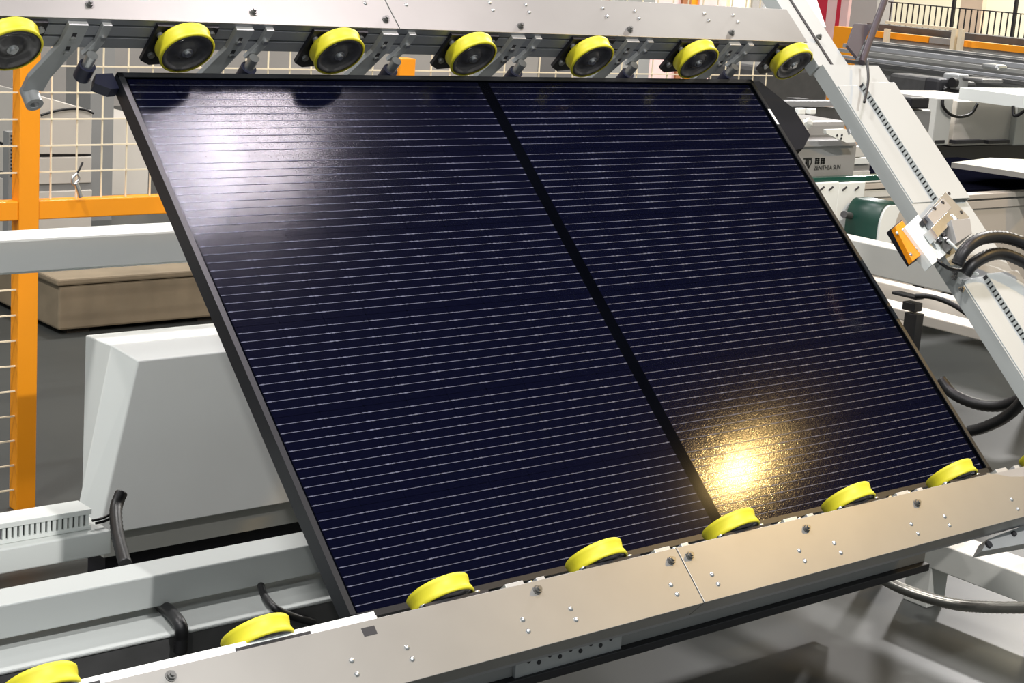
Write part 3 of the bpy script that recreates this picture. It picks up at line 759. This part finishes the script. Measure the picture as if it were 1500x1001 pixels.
# pale low frame at the lower right
fr = thing('low_frame', 'pale grey low machine frame on the floor below the lower beam\'s end', 'frame', px(1430, 840, 2, 0), WF)
q = [px(1326, 819, 0, 2.25), px(1393, 803, 0, 2.25)]
zt0 = px(1400, 806, 0, 2.25).z
zt1 = px(1450, 855, 0, 2.25).z
yA, yB = px(1560, 850, 0, 2.25).y, px(1330, 815, 0, 2.25).y
G().box((2.25, yA, zt1 - .02), (2.37, yB, zt0)).obj('frame_side', 'white2', fr, bevel=.003)
G().box((2.25, yB - .08, 0), (2.33, yB, zt1 - .02)).obj('frame_leg', 'white2', fr, bevel=.003)
G().box((2.25, yA, 0), (2.33, yA + .08, zt1 - .02)).obj('frame_leg', 'white2', fr, bevel=.003)
pa = thing('pivot_bracket', 'light grey pivot bracket under the rounded end of the lower beam', 'bracket', pn(1470, 790, .02), PF)
plate_px('pivot_plate', [(1438, 808), (1447, 790), (1500, 770), (1540, 790), (1500, 800), (1462, 812)][:4], .0, .03, 'bracket', pa)
p = pn(1447, 799, .03); G().cyl(p, p + Vector((0, 0, .006)), .008, 12).obj('pivot_pin', 'groove', pa)
p = pn(1484, 783, .03); G().cyl(p, p + Vector((0, 0, .006)), .006, 12).obj('pivot_pin', 'groove', pa)
# grey low hood behind the panel's lower far corner
ho = G().add([px(1440, 668, 0, 2.0), px(1560, 640, 0, 2.0), px(1560, 720, 0, 2.0), px(1440, 720, 0, 2.0),
              px(1440, 668, 0, 2.0) + Vector((.4, 0, .0)), px(1560, 640, 0, 2.0) + Vector((.4, 0, 0)), px(1560, 720, 0, 2.0) + Vector((.4, 0, 0)), px(1440, 720, 0, 2.0) + Vector((.4, 0, 0))],
             [(3, 2, 1, 0), (4, 5, 6, 7), (0, 1, 5, 4), (1, 2, 6, 5), (2, 3, 7, 6), (3, 0, 4, 7)]).obj('grey_hood', 'grey', bevel=.004) if False else None

# ================================================================== conveyor section between panel and arm
YL = 1.6
lbx = thing('logo_box', 'grey plastic equipment box with a black logo beyond the panel\'s corner', 'box', px(1210, 262, 1, YL), WF)
box_y('box_body', 1150, 212, 1250, 262, YL, .35, 'grey', lbx, .006)
box_y('box_rim', 1148, 207, 1253, 214, YL - .012, .37, 'grey', lbx, .003)
# the printed mark: T, slanted ring, two square characters, small capitals
def bar_print(u0, v0, u1, v1):
    a, b = px(u0, v0, 1, YL - .0012), px(u1, v1, 1, YL - .0012)
    return a, b
def pr(g, u0, v0, u1, v1):
    a, b = bar_print(u0, v0, u1, v1); g.box((a.x, YL - .0012, b.z), (b.x, YL - .0002, a.z))
g = G()
pr(g, 1177.5, 231.3, 1189, 233.3); pr(g, 1180.5, 233, 1183, 240)
def strip(pts, w):
    P = [px(u, v, 1, YL - .0012) for u, v in pts]
    for i in range(len(P) - 1):
        a, b = P[i], P[i + 1]; d = (b - a).normalized(); n = Vector((-d.z, 0, d.x)) * w
        g.hexa([a - n, b - n, b + n, a + n], [v + Vector((0, .001, 0)) for v in (a - n, b - n, b + n, a + n)])
strip([(1181, 238), (1184.5, 246.5), (1189, 238), (1188.5, 233), (1184.5, 234), (1184.5, 244)], .0024)
g.obj('logo_mark', 'ink', lbx)
for cx0 in (1194.5, 1202.5):
    g = G()
    for v in (231.6, 234.8, 238.2): pr(g, cx0, v, cx0 + 6, v + 1.3)
    pr(g, cx0 + .4, 231.5, cx0 + 1.5, 240.8); pr(g, cx0 + 4, 231.5, cx0 + 5.2, 240.8)
    g.obj('printed_character', 'ink', lbx)
fc = bpy.data.curves.new('print', 'FONT'); fc.body = 'ZENITHLA SUN'; fc.size = 0.021; fc.extrude = 0.0004
fo = bpy.data.objects.new('print', fc)
me = bpy.data.meshes.new_from_object(fo)
bpy.data.objects.remove(fo)
w = max(v.co.x for v in me.vertices); tgt = px(1230.5, 246, 1, YL).x - px(1192, 246, 1, YL).x
o = bpy.data.objects.new('printed_lettering', me); me.materials.append(M['ink']); COL.objects.link(o)
o.parent = lbx
p = px(1192, 249.3, 1, YL - .0008) - Vector(lbx['_o'])
o.matrix_local = Matrix.Translation(p) @ Matrix.Rotation(math.pi / 2, 4, 'X') @ Matrix.Diagonal((tgt / w, 1.0, 1, 1))
# film-wrapped motor on the box
mt = thing('wrapped_motor', 'motor wrapped in milky plastic film on top of the logo box', 'motor', px(1200, 207, 1, YL + .1), WF)
box_y('motor_body', 1163, 178, 1238, 203.5, YL + .06, .20, 'grey', mt, .015)
a = px(1152, 190, 1, YL + .02)
g = G()
for (u, v, r1) in ((1160, 190, .022), (1168, 183, .024), (1176, 190, .017), (1182, 181, .02), (1163, 175, .02)):
    c = px(u, v, 1, YL + .03)
    k0 = len(g.v)
    g.lathe([(-r1, .001), (-r1 * .6, r1 * .8), (0, r1), (r1 * .6, r1 * .75), (r1, .001)], c, (random.random(), .3, random.random() + .2), 8, False)
    for q in range(k0, len(g.v)): g.v[q] = g.v[q] + Vector((random.uniform(-1, 1), random.uniform(-1, 1), random.uniform(-1, 1))) * r1 * .18
g.obj('film_wrap', 'poly', mt)
for (u, v, s_) in ((1172, 163, .018), (1188, 163, .016)):
    p = px(u, v, 1, YL + .08); G().box(p - Vector((s_, .01, s_ * .6)), p + Vector((s_, .01, s_ * .6))).obj('tag_label', 'white', mt, bevel=.004)
cp = thing('cover_wing', 'white sheet-metal wing plate with small holes beside the logo box', 'plate', px(1235, 205, 1, YL - .05), WF)
poly = [(1210, 190), (1238, 189), (1252, 194), (1262, 208), (1240, 209), (1226, 203), (1211, 196)]
P = [px(u, v, 1, YL - .06) for u, v in poly]
g = G(); n = len(P)
g.add(P + [p + Vector((0, .012, 0)) for p in P], [tuple(range(n - 1, -1, -1)), tuple(range(n, 2 * n))] + [(i, (i + 1) % n, (i + 1) % n + n, i + n) for i in range(n)])
g.obj('wing_sheet', 'white', cp)
for u, v in ((1226, 198.5), (1233, 198), (1232, 203)):
    p = px(u, v, 1, YL - .061); G().cyl(p, p + Vector((0, -.002, 0)), .004, 8).obj('hole', 'groove', cp)
# stacked pale rails behind
def band(name, u, v0, v1, ua, ub, Y, dep, m, parent, bevel=.002, z0=None):
    z1_, z0_ = px(u, v0, 1, Y).z, (px(u, v1, 1, Y).z if z0 is None else z0)
    return G().box((px(ua, (v0 + v1) / 2, 1, Y).x, Y, z0_), (px(ub, (v0 + v1) / 2, 1, Y).x, Y + dep, z1_)).obj(name, m, parent, bevel=bevel)
rs = thing('rail_stack', 'stack of pale rails between the logo box and the white arm', 'rails', (px(1290, 240, 1, YL + .4).x, YL + .42, 0), WF)
YR = YL + .40
band('white_block', 1258, 215, 230.5, 1252, 1267, YR, .10, 'white2', rs)
band('upper_rail', 1280, 231, 240, 1246, 1274, YR, .10, 'white', rs)
band('grey_rail', 1280, 240, 250, 1246, 1274, YR + .01, .09, 'grey', rs)
band('lower_rail', 1280, 250, 270, 1246, 1274, YR, .10, 'white2', rs)
x_ = px(1290, 270, 1, YR).x
x_ = px(1260, 270, 1, YR).x
G().box((x_, YR + .02, 0), (x_ + .07, YR + .08, px(1280, 270, 1, YR).z)).obj('support_leg', 'white2', rs)
band('slim_rail', 1180, 148, 156, 1120, 1225, YR + .05, .04, 'alu', rs)
band('olive_rail', 1190, 158, 178, 1120, 1240, YR + .06, .04, 'dgrey', rs)
x_ = px(1200, 160, 1, YR).x
G().box((x_, YR + .11, 0), (x_ + .07, YR + .16, px(1180, 150, 1, YR).z)).obj('support_leg', 'dgrey', rs)
o = box_y('motor_housing', 1120, 98, 1212, 150, YL + .80, .3, 'dgrey', None, .02, z0=0); tag(o, 'dark grey rounded machine housing beyond the upper beam\'s end wheel', 'motor')
gl = box_y('glass_strip', 1170, 262.0, 1320, 263.0, YL - .05, .03, 'greenglass', None, .001)
tag(gl, 'long green-edged glass plate under the logo box', 'glass plate')
bc = thing('belt_conveyor', 'beige conveyor with green belt end and white slotted plates behind the arm', 'conveyor', (px(1300, 400, 1, YL).x, YL, 0), WF)
YS = YL - .04
def band(name, u, v0, v1, ua, ub, Y, dep, m, parent, bevel=.002, z0=None):
    z1_, z0_ = px(u, v0, 1, Y).z, (px(u, v1, 1, Y).z if z0 is None else z0)
    return G().box((px(ua, (v0 + v1) / 2, 1, Y).x, Y, z0_), (px(ub, (v0 + v1) / 2, 1, Y).x, Y + dep, z1_)).obj(name, m, parent, bevel=bevel)
band('side_panel', 1300, 288, 345, 1150, 1352, YS, .05, 'beige', bc)
band('top_rail', 1300, 268, 276, 1150, 1352, YS - .012, .06, 'beige', bc)
band('groove_rail', 1300, 276, 278, 1150, 1352, YS - .004, .05, 'dgrey', bc)
band('mid_rail', 1300, 278, 288, 1150, 1352, YS - .008, .05, 'white2', bc)
band('lower_panel', 1300, 345, 420, 1150, 1352, YS + .012, .04, 'beige', bc)
for ul in (1180, 1335):
    x_ = px(ul, 300, 1, YS).x
    G().box((x_, YS + .01, 0), (x_ + .08, YS + .06, px(1300, 420, 1, YS).z)).obj('conveyor_leg', 'cream', bc)
for k, (u0, u1) in enumerate(((1196, 1221), (1229, 1259))):
    t = box_y('slotted_plate', u0, 268, u1, 346, YL - .07, .012, 'white', bc, .004)
    for j in range(2):
        a = px(u0 + 5 + j * (u1 - u0 - 12), 279, 1, YL - .0705); b = px(u0 + 11 + j * (u1 - u0 - 12), 274, 1, YL - .0705)
        G().tube([a, (a + b) / 2, b], .0035, 8, 0, 3).obj('slot', 'groove', t)
    p = px((u0 + u1) / 2 - 4, 332, 1, YL - .0705); G().cyl(p, p + Vector((0, -.006, 0)), .006, 8).obj('hex_bolt', 'steel', t)
p0, p1_ = px(1236, 314, 1, YL - .14), px(1257, 319, 1, YL - .07)
kg = G().cyl(p0, p0 + (p1_ - p0) * .7, .0115, 14).obj('clamp_knob', 'dgrey', bc)
G().cyl(p0 + (p1_ - p0) * .7, p1_, .008, 12).obj('knob_shaft', 'steel', kg)
# green belt wrapped around the end roller
pc = px(1297, 330, 1, YL - .22)
R = .072
ang = [math.radians(a_) for a_ in range(80, 190, 10)]
out = [(pc.x + R * .62 * math.cos(a_), pc.z + R * math.sin(a_)) for a_ in ang]
prof = [(pc.x + .06, pc.z + R)] + out + [(pc.x - R * .62, pc.z - .10)]
inner = [(p[0] + .006, p[1] - .005) for p in prof]
g = G()
m_ = len(prof)
Y0, Y1 = YL - .22, YL - .09
vs = [Vector((p[0], Y0, p[1])) for p in prof] + [Vector((p[0], Y1, p[1])) for p in prof] + [Vector((p[0], Y0, p[1])) for p in inner] + [Vector((p[0], Y1, p[1])) for p in inner]
fs = [(i, i + 1, i + 1 + m_, i + m_) for i in range(m_ - 1)] + [(i + 2 * m_, i + 3 * m_, i + 1 + 3 * m_, i + 1 + 2 * m_) for i in range(m_ - 1)] + [(i, i + 2 * m_, i + 1 + 2 * m_, i + 1) for i in range(m_ - 1)]
g.add(vs, fs, True); g.obj('green_belt', 'green', bc)
sp = [(p[0] + .006, p[1] - .006) for p in prof] + [(pc.x + .02, pc.z - .10), (pc.x + .045, pc.z + .02)]
G().prism(sp, 1, Y0 - .008, Y0 + .004).obj('side_plate', 'white', bc)

# ================================================================== far right: second line, walkway and wall
mtb = thing('module_table', 'low beige conveyor table with grooved rails right behind the white arm', 'table', (px(1470, 300, 1, YS).x, YS + .1, 0), WF)
band('top_rail', 1450, 284, 291, 1375, 1620, YS, .05, 'beige', mtb)
band('groove_rail', 1450, 291, 293.5, 1375, 1620, YS + .006, .04, 'dgrey', mtb)
band('mid_rail', 1450, 293.5, 305, 1375, 1620, YS + .002, .05, 'beige', mtb)
band('side_panel', 1450, 305, 420, 1375, 1620, YS + .01, .04, 'beige', mtb)
x_ = px(1560, 420, 1, YS).x
G().box((x_, YS + .01, 0), (x_ + .08, YS + .09, px(1450, 420, 1, YS).z)).obj('table_leg', 'beige', mtb)
zt_ = px(1450, 283, 1, YS).z
xl_, xr_ = px(1398, 283, 1, YS).x, px(1640, 283, 1, YS).x
o = G().box((xl_, YS + .06, zt_ - .03), (xr_, YS + .78, zt_ + .005)).obj('dark_module', 'darkpanel', bevel=.003); tag(o, 'dark solar module lying flat on the beige conveyor table', 'solar panel')
zs = zt_ + .08
a_, b_, c_, d_2 = px(1394, 238, 2, zs), px(1560, 262, 2, zs), px(1560, 236, 2, zs), px(1450, 231, 2, zs)
o = G().hexa([v - Vector((0, 0, .02)) for v in (a_, b_, c_, d_2)], [a_, b_, c_, d_2]).obj('silver_sheet', 'silver'); tag(o, 'shiny silver sheet resting above the dark module', 'sheet')
YK = 3.1
wc = thing('line_cabinet', 'row of white machine cabinets with dark vents on the second line', 'machine cabinet', (px(1440, 213, 1, YK).x, YK + .3, 0), WF)
band('cabinet_plinth', 1430, 214, 240, 1372, 1600, YK + .05, .5, 'blackp', wc, 0, z0=0)
band('cabinet_panel', 1380, 144, 213, 1369, 1393, YK, .5, 'white2', wc, .006)
band('cabinet_panel', 1440, 148, 213, 1399, 1481, YK + .03, .5, 'cream', wc, .006)
band('cabinet_panel', 1500, 152, 213, 1488, 1600, YK, .5, 'white2', wc, .006)
band('cabinet_gap', 1396, 146, 213, 1393, 1399, YK + .06, .4, 'grey', wc, 0)
band('cabinet_gap', 1484, 150, 213, 1481, 1488, YK + .06, .4, 'grey', wc, 0)
for u0, u1 in ((1370, 1384), (1400, 1441), (1448, 1479)):
    band('vent_slot', (u0 + u1) / 2, 205.5, 210.5, u0, u1, YK - .004, .01 if u0 < 1390 else .04, 'groove', wc, 0)
def box_xs(name, u, v0, v1, ua, ub, X, dep, m, parent):
    z1, z0 = px(u, v0, 0, X).z, px(u, v1, 0, X).z
    return G().box((X, px(ub, (v0 + v1) / 2, 0, X).y, z0), (X + dep, px(ua, (v0 + v1) / 2, 0, X).y, z1)).obj(name, m, parent)
xb_ = px(1404, 140, 1, YK - .03).x
o = box_xs('module_board', 1450, 134, 152, 1404, 1640, xb_, 1.2, 'white', None); tag(o, 'thick white tabletop board in front of the second line cabinets', 'board')
o = band('equipment_box', 1350, 143, 160, 1334, 1362, YK - .32, .25, 'blackp', None, .01); tag(o, 'black box under the second line rails beside the white arm', 'box')
o = band('equipment_box', 1345, 161, 214, 1324, 1362, YK - .30, .25, 'grey', None, .01, z0=0); tag(o, 'tall grey equipment box below the black box behind the white arm', 'box')
hose('black_cable', 'thin black cable hanging in a loop on the white cabinets',
     [px(1381, 146, 1, YK - .015), px(1382, 157, 1, YK - .02), px(1393, 168, 1, YK - .02), px(1408, 171, 1, YK - .02), px(1423, 166, 1, YK - .02), px(1432, 152, 1, YK - .02)], .008, frame=WF, rib=0)
hose('black_cable', 'thin black cable hook hanging from the white tabletop board',
     [px(1484, 155, 0, xb_ - .01), px(1485, 168, 0, xb_ - .01), px(1491, 169, 0, xb_ - .01), px(1500, 163, 0, xb_ - .01), px(1512, 158, 0, xb_ - .01)], .008, frame=WF, rib=0)
# dark machinery and long rails
X = 6.75
mc = thing('line_machinery', 'dark conveyor machinery with motor under the long grey rails', 'machinery', px(1360, 150, 0, X), WF)
box_x('machine_bed', 1300, 106, 1400, 150, X, .2, 'dgrey', mc, .02)
box_x('motor_block', 1352, 112, 1376, 142, X - .2, .25, 'groove', mc, .02)
box_x('control_plate', 1380, 106, 1404, 132, X - .1, .1, 'bracket', mc, .01)
p = px(1399, 121, 0, X - .11); G().cyl(p, p + Vector((-.03, 0, 0)), .028, 14).obj('black_knob', 'black', mc)
box_x('terminal_block', 1408, 112, 1440, 122, X - .1, .2, 'dgrey', mc, .01)
G().tube([px(1372, 134, 0, X - .15), px(1378, 128, 0, X - .15), px(1386, 133, 0, X - .15)], .02, 8).obj('cable_loop', 'black', mc)
for k, (v0, v1, m2, lab) in enumerate(((77, 81, 'dgrey', 'topmost dark rail of the second conveyor line'), (82, 88, 'alu', 'wide grey upper rail of the second conveyor line'), (90, 95, 'silver', 'silver middle rail of the second conveyor line'), (99, 103, 'alu', 'lowest grey rail of the second conveyor line'), (104, 109, 'dgrey', 'dark rail below the grey rails'))):
    z1, z0 = px(1400, v0, 0, 7.25).z, px(1400, v1, 0, 7.25).z
    o = G().box((7.25 - k * .05, px(1650, 85, 0, 7.25).y, z0), (7.29 - k * .05, px(1240, 85, 0, 7.25).y, z1)).obj('conveyor_rail', m2); tag(o, lab, 'rail')
o = box_xs('rail_backing', 1400, 74, 150, 1250, 1650, 7.42, .04, 'grey', None); tag(o, 'long grey backing sheet behind the second line rails', 'backing sheet')
o = box_x('rail_motor', 1436, 92, 1462, 104, 6.85, .1, 'steel', None, .03); tag(o, 'small silver motor sitting on the conveyor rails', 'motor')
# walkway: orange band, railing
X = 8.4
wk = thing('walkway_railing', 'black railing with thin balusters above the orange kickboard', 'railing', px(1400, 60, 0, X), WF)
for v, t_ in ((10, 1.5), (45, 2.4)):
    box_xs('rail', 1390, v, v + t_, 1300, 1650, X, .03, 'blackp', wk)
src = None
yy0 = px(1302, 25, 0, X).y; yy1 = px(1560, 25, 0, X).y
z1, z0 = px(1390, 10, 0, X).z, px(1390, 45, 0, X).z
nb = 30
for k in range(nb):
    y = yy0 + (yy1 - yy0) * k / (nb - 1)
    if src is None: src = G().box((X + .008, y - .0035, z0), (X + .015, y + .0035, z1)).obj('baluster', 'blackp', wk); y0_ = y
    else: share(src, 'baluster', wk, (0, y - y0_, 0))
for u in (1395, 1486):
    y = px(u, 20, 0, X).y; G().box((X - .005, y - .009, z0 - .3), (X + .018, y + .009, z1 + .3)).obj('railing_post', 'blackp', wk)
kb = thing('kickboard', 'long orange kickboard band below the walkway railing', 'kickboard', px(1400, 75, 0, X - .3), WF)
X2 = X - .3
for ua, ub_, m2 in ((1268, 1360, 'orange'), (1361, 1392, 'grey'), (1412, 1650, 'orange')):
    box_xs('band_board', 1390, 57, 66, ua, ub_, X2, .05, m2, kb)
box_xs('lower_board', 1390, 66, 73, 1268, 1650, X2 + .02, .04, 'grey', kb)
for u in (1296, 1395, 1405):
    y = px(u, 60, 0, X2 - .1).y; zt2 = px(u, 42, 0, X2 - .1).z; zb2 = 0
    o = G().box((X2 - .1, y - .016, 0), (X2 - .07, y + .016, zt2)).obj('cream_post', 'wire'); tag(o, {1296: 'cream tubular post where the orange band starts', 1395: 'cream post in the middle of the orange band', 1405: 'second cream post close to the middle one'}[u], 'post')
box_xs('top_pipe', 1350, 36, 40, 1296, 1398, X2 - .045, .03, 'wire', kb)
wk2 = box_xs('machine_shelf', 1390, 46, 56, 1268, 1650, X2 + .08, .18, 'dgrey', None); tag(wk2, 'dark equipment shelf between railing and orange band', 'shelf')
# wall panels far away
o = box_x('pale_post', 1408, -60, 1440, 60, 11.5, .06, 'tan', z0=0); tag(o, 'pale column standing before the cream far wall', 'column')
o = box_x('grey_panel', 1238, -40, 1286, 30, 9.4, .2, 'greywall', z0=0); tag(o, 'pale grey panel beside the red cabinet far off', 'panel')
rd = thing('red_cabinet', 'red and pink cabinet rack seen past the upper end of the arm', 'cabinet', px(1215, 45, 0, 8.0), WF)
box_x('red_door', 1196, -40, 1213, 36, 8.0, .03, 'red', rd, z0=0)
box_x('pink_door', 1213, -40, 1227, 38, 8.0, .03, 'pink', rd, z0=0)
box_x('red_door', 1227, -40, 1233, 38, 8.0, .03, 'red', rd, z0=0)
box_x('pink_door', 1233, -40, 1244, 38, 8.0, .03, 'pink', rd, z0=0)
o = box_x('orange_bin', 1220, 38, 1250, 75, 7.45, .2, 'orange', z0=0); tag(o, 'orange bin below the red cabinet beyond the arm', 'bin')
# shelving behind the upper beam
sh = thing('storage_rack', 'distant storage rack of coloured cartons above the upper beam', 'rack', px(980, 40, 1, 7.5), WF)
for k, (u0, u1, m2) in enumerate(((850, 880, 'greywall'), (880, 898, 'brown'), (898, 955, 'grey'), (955, 1003, 'pink'), (1003, 1008, 'brown'), (1008, 1028, 'orange'), (1028, 1058, 'pink'), (1058, 1072, 'creamwall'), (1073, 1088, 'creamwall'), (1088, 1106, 'creamwall'), (1106, 1125, 'greywall'))):
    box_y('carton', u0, -30, u1 - .6, 60, 7.5 + .02 * (k % 2), .4, m2, sh, z0=0.0)
# white upper frame head behind the upper beam's end
Q = [pn(u, v, -.05) for u, v in ((1118, 14), (1210, 40), (1190, -20), (1140, -20))]
G().hexa([v - Vector((0, 0, .05)) for v in Q], Q).obj('head_plate', 'white', arm)

# ================================================================== lamps (out of frame, their light is set at the top)
def pendant(loc, r, m, name, label, group=None):
    x, y, z = loc
    t = thing(name, label, 'lamp', loc, WF, group)
    G().lathe([(.35, .02), (.34, r * .45), (.22, r * .55), (.06, r * 1.25), (.01, r * 1.3)], loc, (0, 0, 1), 24).obj('lamp_housing', 'dgrey', t)
    G().cyl((x, y, z + .35), (x, y, 6.99), .012, 8).obj('lamp_cord', 'black', t)
    return t
for i, (x, y, z, p) in enumerate(HIGH_BAY):  # includes the lamp added for the far wall
    pendant((x, y, z), .24, 'lens', 'high_bay_lamp', 'round grey high-bay lamp hanging from the hall ceiling', 'high-bay lamps')
pendant(WARM_LAMP, .13, 'lensw', 'warm_pendant_lamp', 'small warm pendant lamp hanging beyond the panel')

for o in bpy.data.objects:
    if '_o' in o: del o['_o']
